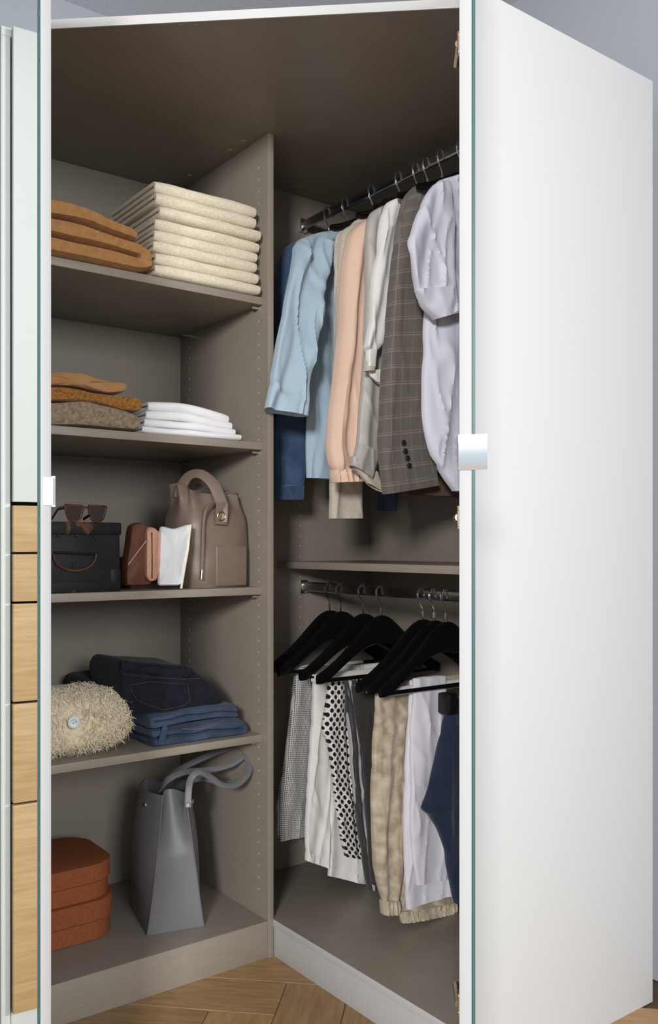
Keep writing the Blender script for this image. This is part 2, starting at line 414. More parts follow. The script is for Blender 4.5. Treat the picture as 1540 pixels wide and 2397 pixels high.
def obox(mb, o0, o1, t0, t1, z0, z1):
    P = [rot(o0, t0, 0), rot(o1, t0, 0), rot(o1, t1, 0), rot(o0, t1, 0)]
    mb.rings([[p+Vector((0, 0, z0)) for p in P], [p+Vector((0, 0, z1)) for p in P]])
Rg = []                                        # plate with a slightly domed face, its flange clipped over the board
for i in range(13):
    f_ = -1+2*i/12; zz = (z0+z1)/2+f_*(z1-z0)/2; bul = .0050-.0013*f_*f_+.0022*f_
    Rg.append([rot(-.0012, .0008, zz), rot(.0405, .0008, zz), rot(.0405, bul, zz), rot(-.0012, bul, zz)])
mb.rings(Rg); obox(mb, -.0012, 0, -.02, .001, z0, z1)
obj('handle', mb, 'steel', dr)
dr, E_, t, o_ = door(120, 1.50, -48, 1.93, -1, (2.08, 1.155, .205), 0)
mb = MB(); z0, z1 = zat(1186, 1.49), zat(1113, 1.49)
obox(mb, -.0065, .0145, .0005, .0030, z0+.002, z1-.002); obox(mb, -.0065, -.0005, -.022, .003, z0, z1)
obj('handle', mb, 'clearp', dr, bevel=.0012)

# ------------------------------------------------------------------ neighbouring cabinet (seen in the mirror of the left door)
NC = thing('drawer_cabinet', 'tall white cabinet with oak drawer fronts reflected in the left mirror door', 'cabinet', (-1.170, .25, 0))
board('side_panel', (-0.876, .002, 0), (-0.856, .52, 2.222), 'white', NC); board('side_panel', (-1.496, .002, 0), (-1.476, .52, 2.222), 'white', NC)
board('top_panel', (-1.496, .002, 2.222), (-0.856, .52, 2.242), 'white', NC); board('back_panel', (-1.476, .508, .06), (-0.876, .518, 2.22), 'taupe', NC)
board('plinth', (-1.476, .012, 0), (-0.879, .03, .066), 'plinth', NC)
board('cabinet_door', (-1.478, -.016, 1.196), (-0.878, .002, 2.238), 'white', NC)
zs = [.071, .533, .755, .975, 1.084, 1.191]
for i in range(5): board('drawer_front', (-1.478, -.016, zs[i]+.002), (-0.878, .002, zs[i+1]-.003), 'oakd', NC, bev=.001)

# ------------------------------------------------------------------ soft things: generators
def loft(mb, rows, b, th, n=88, m=84, folds=(), seed=0., nz=.004, nf=14, hollow=True, ea=.75, eb=.65, bfun=None, crease=.004):
    """rows: ((aL,zL),(aR,zR)[,th]) down the cloth -> closed soft tube with folds"""
    flat = [(*r[0], *r[1], (r[2] if len(r) > 2 else th)) for r in rows]
    K = cr(flat, m); R = []; UV = []; s = 0
    for i, (al, zl, ar, zr, tt) in enumerate(K):
        v = i/(m-1)
        if i: s += math.hypot((al+ar)/2-(K[i-1][0]+K[i-1][2])/2, (zl+zr)/2-(K[i-1][1]+K[i-1][3])/2)
        ring = []; uvr = []; half = math.hypot(ar-al, zr-zl)/2
        for j in range(n):
            q = 2*math.pi*j/n; x = math.copysign(abs(math.cos(q))**ea, math.cos(q)); y = math.copysign(abs(math.sin(q))**eb, math.sin(q))
            a = (al+ar)/2+(ar-al)/2*x; z = (zl+zr)/2+(zr-zl)/2*x
            db = tt/2*y
            fo = 0
            for (fr, am, ph, dr_) in folds: th_ = fr*half*x+ph+dr_*v+1.3*NZ(seed, v*2.2, fr); fo += am*(math.sin(th_)+.3*math.sin(2*th_+.7))
            fo *= min(1, .25+v*1.6)
            fo += nz*NZ(a*nf+seed, z*nf*.55, seed*1.7)+nz*.5*NZ(a*nf*2.6+seed, z*nf*1.6, seed*3.1)
            if crease:
                rn = 1-abs(NZ(a*17+seed*2.1, z*4.0-a*6, seed)); rm = 1-abs(NZ(a*10-seed, z*7+a*9, seed+4))
                fo -= crease*(max(0, rn-.72)/.28)**2+crease*.9*(max(0, rm-.76)/.24)**2
            bb = b+db+fo
            if bfun: bb += bfun(v, x)
            ring.append((a, bb, z)); uvr.append((half*x*(1 if y >= 0 else 1), -s))
        uvr.append(uvr[0]); R.append(ring); UV.append(uvr)
    if hollow:
        last = R[-1]; c = np.mean(last, axis=0)
        for sc, dz in ((.93, .0), (.88, .025)):
            R.append([tuple(c+(np.array(p)-c)*sc+np.array((0, 0, dz))) for p in last]); UV.append(UV[-1])
    first = R[0]; c = np.mean(first, axis=0)
    R.insert(0, [tuple(c+(np.array(p)-c)*.6+np.array((0, 0, .002))) for p in first]); UV.insert(0, UV[0])
    mb.rings(R, uvs=UV); return mb
def pxrows(b, rows):
    out = []
    for r in rows:
        e = (az(*r[0], b), az(*r[1], b)); out.append(e if len(r) < 3 else (*e, r[2]))
    return out
def loft3(mb, rows, th, **k):
    """rows: (left px, right px, plane, [thickness]); the cloth swings from plane to plane on its way down"""
    bs_ = [r[2] for r in rows]; kk = len(rows)-1
    rr = [((az(*r[0], r[2]), az(*r[1], r[2])) if len(r) < 4 else (az(*r[0], r[2]), az(*r[1], r[2]), r[3])) for r in rows]
    return loft(mb, rr, 0., th, bfun=lambda v, x: float(np.interp(v*kk, range(kk+1), bs_)), **k)
def extr(mb, outline, b0, b1, r=.02, n=90, nz=.002, nf=18, seed=0., skew=0., segs=8, top=.55):
    """outline of (a,z) points extruded back along Y with rounded rims"""
    P = list(outline); P = P+[P[0]]
    L = [0]
    for i in range(1, len(P)): L.append(L[-1]+math.hypot(P[i][0]-P[i-1][0], P[i][1]-P[i-1][1]))
    Q = []
    for s in np.linspace(0, L[-1], n, endpoint=False):
        i = max(k for k in range(len(L)) if L[k] <= s+1e-9); i = min(i, len(P)-2); u = (s-L[i])/max(1e-9, L[i+1]-L[i])
        Q.append((P[i][0]+(P[i+1][0]-P[i][0])*u, P[i][1]+(P[i+1][1]-P[i][1])*u))
    Q = np.array(Q)
    for _ in range(2): Q = (np.roll(Q, 1, 0)+2*Q+np.roll(Q, -1, 0))/4
    zmin = Q[:, 1].min(); c = Q.mean(0); ext = (Q.max(0)-Q.min(0))/2
    R = []
    st = [(0, .25), (0, .6), (.004, .82), (.3*r, .93), (.6*r, .975), (r, 1)]
    ys = [(b0+y, s) for y, s in st]+[(b0+r+(b1-b0-2*r)*k/segs, 1) for k in range(1, segs)]+[(b1-y, s) for y, s in st[::-1]]
    for y, s in ys:
        ring = []
        for (a, z) in Q:
            ins = (1-s)*min(ext[0], ext[1], .05)/.05*.05
            va = np.array((a, z))-c; 
            k = 1-(1-s) if s < .8 else 1-(1-s)*min(1, .05/max(ext))
            aa, zz = c+va*k
            if s >= .8: zz = c[1]+va[1]*(1-(1-s)*top); aa = c[0]+va[0]*(1-(1-s)*.35*min(1, .12/max(ext[0], .01)))
            dn = nz*NZ(a*nf+seed, z*nf*1.4, y*nf*.6+seed)
            zz = max(zmin, zz+dn*.8)
            ring.append((aa+skew*(y-b0)+dn, y+nz*1.2*NZ(a*nf*1.5, z*nf*1.5, seed+9)*(1 if s < 1 else 0), zz))
        R.append(ring)
    return mb.rings(R)
def folded(mb, layers, depth, width, t, place, first=1, seed=0., nzamp=.0015, segs=16, droop=None, nf=14, taper=0):
    """serpentine folded sheet; profile in (p,z), extruded along q; place(p,q,z) -> world"""
    path = []
    for i in range(layers):
        zc = (i+.5)*t; fw_ = (i % 2 == 0) == (first == 1)
        ps = np.linspace(0+t/2, depth-t/2-taper*i, 12)
        if fw_: ps = ps[::-1]
        path += [(p, zc) for p in ps]
        if i < layers-1:
            pe = ps[-1]; sg = -1 if fw_ else 1
            for k in range(1, 6):
                th = math.pi*k/6; path.append((pe+sg*t/2*math.sin(th), zc+t/2-t/2*math.cos(th)))
    path = np.array(path); tg = np.gradient(path, axis=0); tg /= np.linalg.norm(tg, axis=1)[:, None]; nr = np.stack([-tg[:, 1], tg[:, 0]], 1)
    R = []
    for k in range(segs+1):
        q = width*k/segs; e = min(k, segs-k); sc = .62 if e == 0 else (.9 if e == 1 else .97)
        if e == 0: q = q
        h = t/2*sc
        pl = path+nr*h; pr = path-nr*h
        e0 = path[0]-tg[0]*h*.8; e1 = path[-1]+tg[-1]*h*.8
        ring = [*pl, e1, *pr[::-1], e0]
        rr = []
        for (p, z) in ring:
            z = max(0.0003, z)
            dz = nzamp*NZ(p*nf+seed, q*nf, z*30+seed); dp = nzamp*1.6*NZ(q*nf+seed, z*40, seed+3)
            if droop: z = droop(p, q, z)
            rr.append(place(p+dp, q+dz*.6, z+dz*min(1, z/t)))
        R.append(rr)
    return mb.rings(R)

# ------------------------------------------------------------------ hangers
def hanger_meshes(hw=.222, drop=.15):
    pts_t, pts_b = [], []
    N_ = 40
    U = [0, .1, .2, .35, .5, .7, .9, 1]; k_ = drop/.15
    Tt = [v*k_ for v in (0, -.004, -.016, -.045, -.077, -.112, -.140, -.150)]; Hh = (.080, .078, .070, .054, .041, .036, .038, .026)
    for i in range(N_+1):
        x = -hw+2*hw*i/N_; u = abs(x)/hw; top = float(np.interp(u, U, Tt)); th = float(np.interp(u, U, Hh))
        pts_t.append((x, top)); pts_b.append((x, top-th*(1 if drop > .1 else .6)))
    for P_ in (pts_t, pts_b):
        for _ in range(2): P_[1:-1] = [(P_[q][0], (P_[q-1][1]+2*P_[q][1]+P_[q+1][1])/4) for q in range(1, len(P_)-1)]
    R = []
    for (x, zt), (_, zb) in zip(pts_t, pts_b):
        zc = (zt+zb)/2; hh = (zt-zb)/2; ring = []
        for k in range(12):
            q = 2*math.pi*k/12; ring.append((x, .0075*math.copysign(abs(math.cos(q))**.7, math.cos(q))+.012*(x/hw)**2*-1*0, zc+hh*math.copysign(abs(math.sin(q))**.7, math.sin(q))))
        R.append(ring)
    body = MB().rings(R)
    hk = [(0, 0, -.02), (0, 0, .024), (-.006, 0, .034), (-.016, 0, .050), (-.0185, 0, .064)]
    for k in range(0, 9):
        q = math.pi-k*math.pi*1.12/8; hk.append((.001+.0195*math.cos(q), 0, .064+.0195*math.sin(q)))
    hook = MB().tube(hk, .0023, 8, up=(0, 1, 0))
    hook.tube([(0, 0, .004), (0, 0, .020)], .0032, 8)
    bar = MB().tube([(-.200, 0, -.168), (.200, 0, -.168)], .0055, 10)
    for sx in (-1, 1): bar.tube([(sx*.200, 0, -.168), (sx*.207, 0, -.155)], .0055, 8)
    return body, hook, bar
hb_, hh_, hbar_ = hanger_meshes(); hs_ = hanger_meshes(.150, .062)[0]
HM = {}
def hanger(b, zrail, label, group, bar=True, yaw=0, a=.307):
    base = (a-.001, b, zrail+.015-.0816+.0005)
    h = thing('clothes_hanger', label, 'hanger', base, group)
    h.rotation_euler = (0, 0, yaw)
    for nm, mb, mt in (('hanger_body', hb_ if bar else hs_, 'hanger'), ('hook', hh_, 'chrome'), ('trouser_bar', hbar_, 'hanger')):
        if nm == 'trouser_bar' and not bar: continue
        key = (nm, bar and nm == 'hanger_body')
        if key not in HM:
            o = obj(nm, mb, mt, h, base=(0, 0, 0)); o.location = (0, 0, 0); HM[key] = o
        else:
            o = HM[key].copy(); COL.objects.link(o); o.parent = h; o.location = (0, 0, 0)
    return h
UP = [('navy', .161, 'black hanger holding the navy denim jacket'), ('blue', .072, 'black hanger under the light blue shirt'), ('linen', -.05, 'black hanger under the beige linen top, with a bright hook'),
      ('peach', -.165, 'black hanger under the peach blouse'), ('satin', -.235, 'black hanger under the silver grey blouse'), ('white', -.275, 'black hanger under the white cardigan'),
      ('blazer', -.33, 'black hanger under the grey plaid blazer'), ('lav', -.40, 'black hanger under the pale lavender short-sleeved shirt')]
UB = {}
for k, b, lab in UP:
    UB[k] = b; hanger(b, ZR1, lab, 'hangers on the upper rail', bar=False)
def body(b, zh, zs=1.945, zn=2.015, aL=.13, aR=.48, th=.035, nk=.055, folds=(), seed=0., dl=0, m=90):
    mb = MB(); c = .307
    rows = [((c-nk, zn), (c+nk, zn), .03), ((c-nk-.02, zn-.012), (c+nk+.02, zn-.012), .034), (((aL+c-nk)/2, (zn+zs)/2+.003), ((aR+c+nk)/2, (zn+zs)/2+.003), .036), ((aL, zs), (aR, zs)), ((aL-.002, zs-.10), (aR, zs-.10)), ((aL, (zs+zh)/2), (aR, (zs+zh)/2)), ((aL-.006, zh+.1), (aR+.005, zh+.1)), ((aL-.008+dl, zh), (aR+.008, zh))]
    return loft(mb, rows, b, th, folds=folds, seed=seed, m=m, n=100, crease=.007)
def garment(name, label, cat, b):
    return thing(name, label, cat, (.307, b, ZR1-.1), 'clothes on the upper rail')
def sleeve(g, nm, b, rows, th, mt, folds=(), seed=0., nz=.004, m=90, **k):
    k.setdefault('crease', .007 if mt in ('light_blue', 'lavender', 'white_cloth', 'pants_white') else .003)
    return obj(nm, loft(MB(), pxrows(b, rows), b, th, folds=folds, seed=seed, nz=nz, m=m, **k), mt, g)
# 1 navy denim jacket
b = UB['navy']; g = garment('denim_jacket', 'dark blue denim jacket at the far end of the upper rail', 'jacket', b)
obj('body', body(b, 1.46, aL=.16, aR=.50, th=.035, seed=1.1, folds=[(40, .004, 0, 2)]), 'denim_jacket', g)
sleeve(g, 'sleeve', b-.02, [((700, 560), (760, 545)), ((668, 582), (765, 575)), ((652, 625), (755, 620)), ((646, 700), (745, 700)), ((642, 860), (730, 860)), ((639, 1000), (718, 1000)), ((640, 1100), (711, 1100)), ((641, 1140), (707, 1140)), ((641, 1169), (704, 1169))], .05, 'denim_jacket', [(60, .004, 1, 3)], 2.2)
cu = obj('cuff', loft(MB(), pxrows(b-.022, [((640, 1138), (707, 1138)), ((640, 1150), (706, 1150)), ((640, 1171), (704, 1171))]), b-.022, .056, m=10, nz=.001), 'denim_jacket', g)
obj('sleeve', loft(MB(), [((.49, 1.93), (.545, 1.90)), ((.50, 1.8), (.57, 1.8)), ((.515, 1.5), (.575, 1.5)), ((.520, 1.212), (.572, 1.212))], b+.01, .05, folds=[(60, .003, 0, 3)], seed=2.8), 'denim_jacket', g)
# 2 light blue shirt
b = UB['blue']; g = garment('light_blue_shirt', 'light blue cotton shirt with a loose folded sleeve', 'shirt', b)
obj('body', body(b, 1.292, aL=.165, aR=.47, th=.035, seed=3.3, folds=[(38, .007, .5, 2.5), (75, .003, 1, -2)]), 'light_blue', g)
obj('sleeve', loft3(MB(), [((722, 552), (790, 540), .055, .03), ((692, 568), (790, 560), .04, .04), ((683, 605), (775, 600), .02), ((668, 680), (752, 680), 0), ((655, 760), (742, 760), -.015), ((640, 845), (727, 835), -.03), ((628, 910), (716, 900), -.04), ((619, 955), (710, 977), -.042)], .052, folds=[(42, .012, .8, 2.2), (85, .004, 0, 3)], seed=4.4, nz=.006, m=96, crease=.009), 'light_blue', g)
# 3 beige linen
b = UB['linen']; g = garment('linen_dress', 'beige linen top whose straight sleeve hangs lowest of all', 'dress', b)
obj('body', body(b, 1.36, aL=.17, aR=.46, th=.03, seed=5.1, folds=[(40, .004, 0, 2)]), 'linen', g)
sleeve(g, 'sleeve', b-.01, [((825, 525), (870, 520)), ((798, 545), (872, 540)), ((792, 590), (866, 590)), ((788, 700), (858, 700)), ((782, 850), (850, 850)), ((775, 1000), (846, 1000)), ((771, 1110), (844, 1110)), ((770, 1214), (843, 1214))], .04, 'linen', [(70, .004, 0, 1.5)], 5.6, nz=.002)
# 4 peach blouse
b = UB['peach']; g = garment('peach_blouse', 'pale peach blouse with full sleeve gathered at the cuff', 'blouse', b)
obj('body', body(b, 1.40, aL=.17, aR=.46, th=.03, seed=6.1, folds=[(40, .005, 0, 2)]), 'peach', g)
sleeve(g, 'sleeve', b-.01, [((848, 517), (880, 512)), ((826, 538), (880, 535)), ((813, 575), (872, 575)), ((804, 640), (862, 640)), ((796, 760), (855, 760)), ((784, 870), (846, 870)), ((774, 960), (840, 960)), ((768, 1040), (838, 1040)), ((771, 1085), (843, 1085)), ((778, 1104), (842, 1104), .045)], .06, 'peach', [(80, .005, 0, 1.5), (150, .0025, 2, -2)], 6.6)
sleeve(g, 'cuff', b-.012, [((778, 1100), (842, 1100), .05), ((776, 1112), (844, 1112)), ((780, 1130), (846, 1128))], .055, 'peach', [(330, .004, 0, 0)], 6.9, m=14, nz=.004, n=96)
# 5 silver grey satin blouse
b = UB['satin']; g = garment('satin_blouse', 'silver grey satin blouse with a turned button cuff', 'blouse', b)
obj('body', body(b, 1.262, aL=.175, aR=.46, th=.022, seed=7.1, folds=[(40, .003, 0, 2)], dl=.03), 'grey_satin', g)
sleeve(g, 'sleeve', b-.008, [((884, 487), (915, 480)), ((866, 502), (918, 495)), ((857, 540), (905, 540)), ((854, 650), (900, 650)), ((851, 780), (895, 780)), ((846, 890), (893, 890)), ((838, 980), (892, 980)), ((832, 1045), (888, 1060))], .03, 'grey_satin', [(90, .004, 0, 1.0)], 7.6)
sleeve(g, 'cuff', b-.016, [((836, 1038), (884, 1062)), ((829, 1062), (880, 1086)), ((818, 1090), (868, 1122))], .034, 'grey_satin', [(60, .002, 0, 0)], 7.9, m=16, nz=.001)
sleeve(g, 'cuff_lining', b-.010, [((822, 1085), (884, 1105)), ((832, 1100), (890, 1130)), ((858, 1132), (897, 1152))], .020, 'linen', [(60, .002, 0, 0)], 8.0, m=16, nz=.001)
# 6 white cardigan
b = UB['white']; g = garment('white_cardigan', 'white cardigan with a tapering sleeve and narrow cuff', 'cardigan', b)
obj('body', body(b, 1.50, aL=.185, aR=.46, th=.02, seed=8.1, folds=[(40, .003, 0, 2)]), 'white_cloth', g)
sleeve(g, 'sleeve', b-.012, [((925, 466), (955, 460)), ((902, 480), (962, 472)), ((886, 530), (950, 530)), ((874, 620), (930, 620)), ((862, 720), (915, 720)), ((852, 790), (898, 790)), ((850, 812), (886, 816)), ((858, 823), (878, 823), .026)], .036, 'white_cloth', [(85, .005, 0.6, 1.0)], 8.6)
cf = sleeve(g, 'cuff', b-.014, [((857, 819), (878, 819)), ((857, 840), (877, 840)), ((856, 859), (876, 859))], .024, 'white_cloth', (), 8.9, m=10, nz=.0005)
sleeve(g, 'hem_trim', b-.004, [((862, 868), (892, 868)), ((866, 880), (894, 884)), ((880, 894), (896, 902))], .012, 'white_cloth', (), 9.0, m=12, nz=.001)
obj('cuff_edge', loft(MB(), pxrows(b-.014, [((856, 858), (876, 858)), ((854, 864), (874, 864)), ((854, 869), (874, 869))]), b-.014, .026, m=8, nz=.0005), 'linen', g)
# 7 plaid blazer
b = UB['blazer']; g = garment('plaid_blazer', 'grey plaid wool blazer with four dark sleeve buttons', 'blazer', b)
obj('body', body(b+.008, 1.285, aL=.215, aR=.47, th=.04, seed=10.1, folds=[(30, .003, 0, 1)], zs=1.955), 'plaid', g)
obj('lining', loft(MB(), [((.19, 1.30), (.48, 1.30)), ((.185, 1.26), (.485, 1.26)), ((.18, 1.228), (.486, 1.228))], b+.01, .03, m=12, nz=.002), 'lining', g)
sl = sleeve(g, 'sleeve', b-.028, [((968, 438), (1020, 424), .03), ((948, 462), (1022, 440), .05), ((932, 520), (1012, 510)), ((918, 620), (1005, 610)), ((908, 720), (1000, 715)), ((897, 850), (994, 850)), ((889, 980), (996, 970)), ((888, 1060), (1002, 1050)), ((892, 1115), (1012, 1100)), ((899, 1157), (1021, 1136))], .058, 'plaid', [(26, .004, 0.5, 1.5)], 10.6, nz=.003)
for (x, y) in ((944, 1036), (948, 1056), (953, 1072), (957, 1090)):
    p = on(1, b-.059, x, y); obj('button', MB().disc(p, .0062, (0, -1, 0), .004, 18, .001), 'black', sl)
# 8 pale lavender shirt
b = UB['lav']; g = garment('lavender_shirt', 'pale lavender short-sleeved shirt nearest the open right door', 'shirt', b)
rows = [((1048, 418), (1120, 402), .03), ((1012, 436), (1150, 412)), ((1000, 520), (1160, 500)), ((1000, 640), (1165, 640)), ((993, 760), (1165, 760)), ((988, 900), (1165, 900)), ((992, 1000), (1165, 1000)), ((1003, 1062), (1165, 1072)), ((1030, 1112), (1168, 1140)), ((1056, 1150), (1170, 1158))]
obj('body', loft(MB(), pxrows(b, rows), b, .045, folds=[(34, .006, .4, 2.0), (70, .002, 1, 1)], seed=11.1, nz=.004, crease=.008), 'lavender', g)
sleeve(g, 'sleeve', b-.045, [((1016, 432), (1050, 424), .02), ((990, 466), (1054, 444), .03), ((964, 530), (1054, 505)), ((951, 570), (1054, 560)), ((956, 612), (1054, 604)), ((968, 665), (1056, 660)), ((984, 705), (1058, 705)), ((1018, 745), (1060, 732))], .036, 'lavender', [(45, .007, 1.2, 2.0)], 11.6)
sleeve(g, 'cuff', b-.046, [((972, 680), (1058, 676)), ((990, 715), (1060, 708)), ((1017, 748), (1061, 735))], .044, 'lavender', [(45, .004, 2.8, 0)], 11.9, m=14)

# ------------------------------------------------------------------ lower rail: hangers and trousers
LO = [.156, .101, -.005, -.085, -.255, -.30, -.344]
LL = ['black wooden hanger nearest the far end of the lower rail', 'black wooden hanger holding the white trousers', 'black wooden hanger with the diamond print trousers over its bar', 'black wooden hanger with the grey striped trousers, curved tip forward',
      'black wooden hanger with the faded beige trousers', 'black wooden hanger with the pale lilac trousers', 'black wooden hanger nearest the right door, above navy trousers']
for b, l in zip(LO, LL): hanger(b, ZR2, l, 'hangers on the lower rail')
ZB = ZR2+.015-.0816-.168
def trousers(name, label, b):
    return thing(name, label, 'trousers', (.307, b, ZB), 'trousers on the lower rail')
def drape(g, b, aL, aR, mt, z=None):
    """cloth folded over the trouser bar"""
    z = ZB if z is None else z; R = []
    for a in np.linspace(aL, aR, 14):
        ring = []
        for k in range(15):
            q = math.pi*k/14; ring.append((a, b-.0085*math.cos(q), z+.0085*math.sin(q)+.001*NZ(a*40, k, b)))
        ring += [(a, b+.0085, z-.012), (a, b+.0062, z-.012), *[(a, b+.0062*math.cos(math.pi*k/6), z+.0062*math.sin(math.pi*k/6)) for k in range(7)], (a, b-.0062, z-.012), (a, b-.0085, z-.012)]
        R.append(ring)
    return obj('bar_fold', MB().rings(R), mt, g)
def leg(g, b, rows, th, mt, folds=(), seed=0., nz=.003, **k):
    return obj('leg', loft(MB(), pxrows(b, rows), b, th, folds=folds, seed=seed, nz=nz, **k), mt, g)
b = LO[0]-.015; g = trousers('print_trousers', 'grey trousers with a fine geometric print beside the partition', b)
leg(g, b, [((692, 1560), (735, 1556), .016), ((687, 1600), (732, 1598)), ((676, 1690), (727, 1690)), ((664, 1790), (720, 1790)), ((652, 1860), (716, 1860)), ((645, 1920), (714, 1915)), ((648, 1967), (713, 1955))], .035, 'dots', [(60, .003, 0, 1)], 20.1)
drape(g, b, .17, .42, 'dots')
b = LO[1]-.035; g = trousers('white_trousers', 'white cotton trousers with wide turned hems', b)
obj('leg', loft3(MB(), [((731, 1562), (775, 1558), b-.012, .014), ((729, 1640), (772, 1640), b-.02), ((723, 1750), (770, 1750), b-.03), ((716, 1850), (770, 1850), b-.035), ((712, 1950), (769, 1955), b-.04), ((712, 2012), (766, 2031), b-.042)], .03, folds=[(70, .003, 0, 1.5)], seed=21.1, nz=.003, crease=.005), 'pants_white', g)
obj('leg', loft3(MB(), [((745, 1562), (850, 1556), b-.002, .014), ((755, 1700), (845, 1700), b-.015), ((760, 1850), (845, 1850), b-.025), ((764, 1950), (855, 1950), b-.032), ((765, 2020), (864, 2030), b-.036), ((765, 2048), (868, 2071), b-.038)], .034, folds=[(50, .006, 1, 2)], seed=21.7, nz=.003, crease=.006), 'pants_white', g)
drape(g, b, .14, .50, 'pants_white')
b = LO[2]-.01; g = trousers('diamond_trousers', 'black and white diamond print trousers', b)
leg(g, b, [((768, 1590), (808, 1586), .016), ((764, 1640), (806, 1640)), ((756, 1690), (806, 1690)), ((755, 1715), (806, 1715)), ((766, 1745), (808, 1745)), ((775, 1810), (812, 1810)), ((785, 1880), (820, 1880)), ((793, 1950), (828, 1950)), ((808, 2004), (834, 2008))], .03, 'diamond', [(70, .004, 0, 1)], 22.1)
leg(g, b+.014, [((800, 1588), (850, 1580), .012), ((806, 1700), (845, 1700)), ((815, 1850), (850, 1850)), ((822, 1960), (852, 1960)), ((838, 2010), (850, 2012))], .02, 'diamond', [(70, .003, 0, 1)], 22.4)
drape(g, b, .12, .46, 'diamond')
b = LO[3]; g = trousers('striped_trousers', 'slim shiny grey striped trousers beside the diamond print', b)
leg(g, b, [((806, 1595), (828, 1592), .014), ((812, 1680), (842, 1680)), ((822, 1800), (852, 1800)), ((832, 1900), (860, 1900)), ((846, 2000), (868, 2000)), ((862, 2080), (878, 2085))], .03, 'stripes', [(70, .002, 0, 1)], 23.1)
b = LO[3]-.045; g = trousers('charcoal_trousers', 'plain charcoal trousers left of the beige pair', b)
leg(g, b, [((822, 1605), (905, 1598), .014), ((835, 1700), (900, 1700)), ((850, 1820), (895, 1820)), ((860, 1950), (890, 1950)), ((870, 2070), (886, 2072))], .025, 'pants_dark', [(40, .004, 0, 1)], 24.1)
b = LO[4]; g = trousers('beige_trousers', 'faded beige patterned trousers with gathered elastic hems', b)
leg(g, b-.014, [((880, 1602), (968, 1594), .016), ((875, 1690), (962, 1690)), ((871, 1800), (952, 1800)), ((870, 1920), (942, 1920)), ((873, 2020), (936, 2020)), ((884, 2080), (932, 2080)), ((892, 2108), (930, 2108), .024)], .034, 'beige_camo', [(75, .006, 0, 1.2), (150, .002, 1, 1)], 25.1, nz=.005)
leg(g, b+.006, [((900, 1602), (1040, 1590), .016), ((905, 1800), (1040, 1800)), ((912, 2000), (1045, 2000)), ((925, 2080), (1055, 2070)), ((936, 2134), (1066, 2112), .026)], .036, 'beige_camo', [(60, .005, 1, 1.2)], 25.6, nz=.005)
obj('elastic_hem', loft(MB(), pxrows(b-.014, [((889, 2106), (931, 2106)), ((890, 2124), (931, 2124)), ((893, 2139), (930, 2138))]), b-.014, .03, folds=[(420, .003, 0, 0)], m=12, n=96), 'beige_camo', g)
obj('elastic_hem', loft(MB(), pxrows(b+.004, [((935, 2132), (1068, 2108)), ((935, 2146), (1068, 2122)), ((938, 2159), (1066, 2135))]), b+.004, .032, folds=[(380, .003, 0, 0)], m=12, n=128), 'beige_camo', g)
drape(g, b, .12, .48, 'beige_camo')
b = LO[5]-.012; g = trousers('lilac_trousers', 'pale lilac trousers with pressed creases', b)
leg(g, b-.012, [((966, 1588), (1042, 1582), .016), ((962, 1680), (1040, 1680)), ((958, 1800), (1040, 1800)), ((956, 1920), (1044, 1920)), ((962, 2010), (1048, 2000)), ((970, 2069), (1051, 2054))], .024, 'pants_lav', [(40, .004, 0, 1)], 26.1)
leg(g, b+.006, [((956, 1592), (1040, 1584), .016), ((952, 1700), (1044, 1700)), ((946, 1820), (1046, 1820)), ((942, 1940), (1052, 1940)), ((944, 2050), (1060, 2040)), ((950, 2126), (1063, 2086))], .028, 'pants_lav', [(40, .004, 1, 1)], 26.6)
drape(g, b-.003, .14, .46, 'pants_lav')
b = LO[6]-.035; g = trousers('navy_trousers', 'navy blue trousers clipped up beside the right door', b)
leg(g, b, [((1046, 1640), (1110, 1625), .016), ((1034, 1700), (1112, 1690)), ((1014, 1800), (1116, 1780)), ((996, 1866), (1120, 1850)), ((987, 1892), (1122, 1885)), ((1004, 1912), (1124, 1900)), ((1024, 1950), (1126, 1940)), ((1040, 2010), (1128, 2000)), ((1052, 2070), (1130, 2060)), ((1060, 2112), (1130, 2095))], .04, 'pants_navy', [(40, .005, 0, 1)], 27.1)
p = on(1, b-.012, 1055, 1640)
obj('clip', MB().box((p[0]-.016, b-.024, p[2]-.035), (p[0]+.016, b+.02, p[2]+.018)), 'black', g, bevel=.005)

# ------------------------------------------------------------------ top shelf: towels and camel blanket
z = SHELF[0]
ordn = ['lowest', 'second from the bottom', 'third from the bottom', 'fourth from the bottom', 'fifth from the bottom', 'sixth from the bottom', 'next to topmost', 'topmost']
T = .0147; zc = z+.0006
for i in range(8):
    ja = random.uniform(-.006, .006); jb = random.uniform(-.006, .006); wd = .303+random.uniform(-.006, .006)
    a0 = -.338+ja+(.004 if i > 4 else 0); wd -= .012 if i > 4 else 0
    tw = T*random.uniform(.94, 1.06) if i < 7 else T*1.08
    mb = folded(MB(), 2, .272, wd, tw, lambda p, q, zz, a0=a0, jb=jb, zc=zc: (a0+q, .016+jb+p, zc+zz), first=1, seed=i*3.7, nzamp=.0022, nf=16)
    o = obj('towel', mb, 'cream_towel', base=(a0+wd/2, .15, zc))
    tag(o, f'cream woven towel, {ordn[i]} in the stack on the top shelf', 'towel', 'cream towels on the top shelf'); zc += 2*tw+.0004
bl = folded(MB(), 3, .40, .30, .043, lambda p, q, zz: (-.362-p+(.02*max(0, (zz-.08)/.04) if p < .1 else 0)*-1, .004+q, z+.0006+zz*(.78+.22*min(1, p/.16))*(1 if zz < .09 else 1-.0*p)), first=1, seed=5.5, nzamp=.006, nf=11, segs=18)
tag(obj('blanket', bl, 'camel'), 'thick camel brown blanket folded in three on the top shelf', 'blanket')

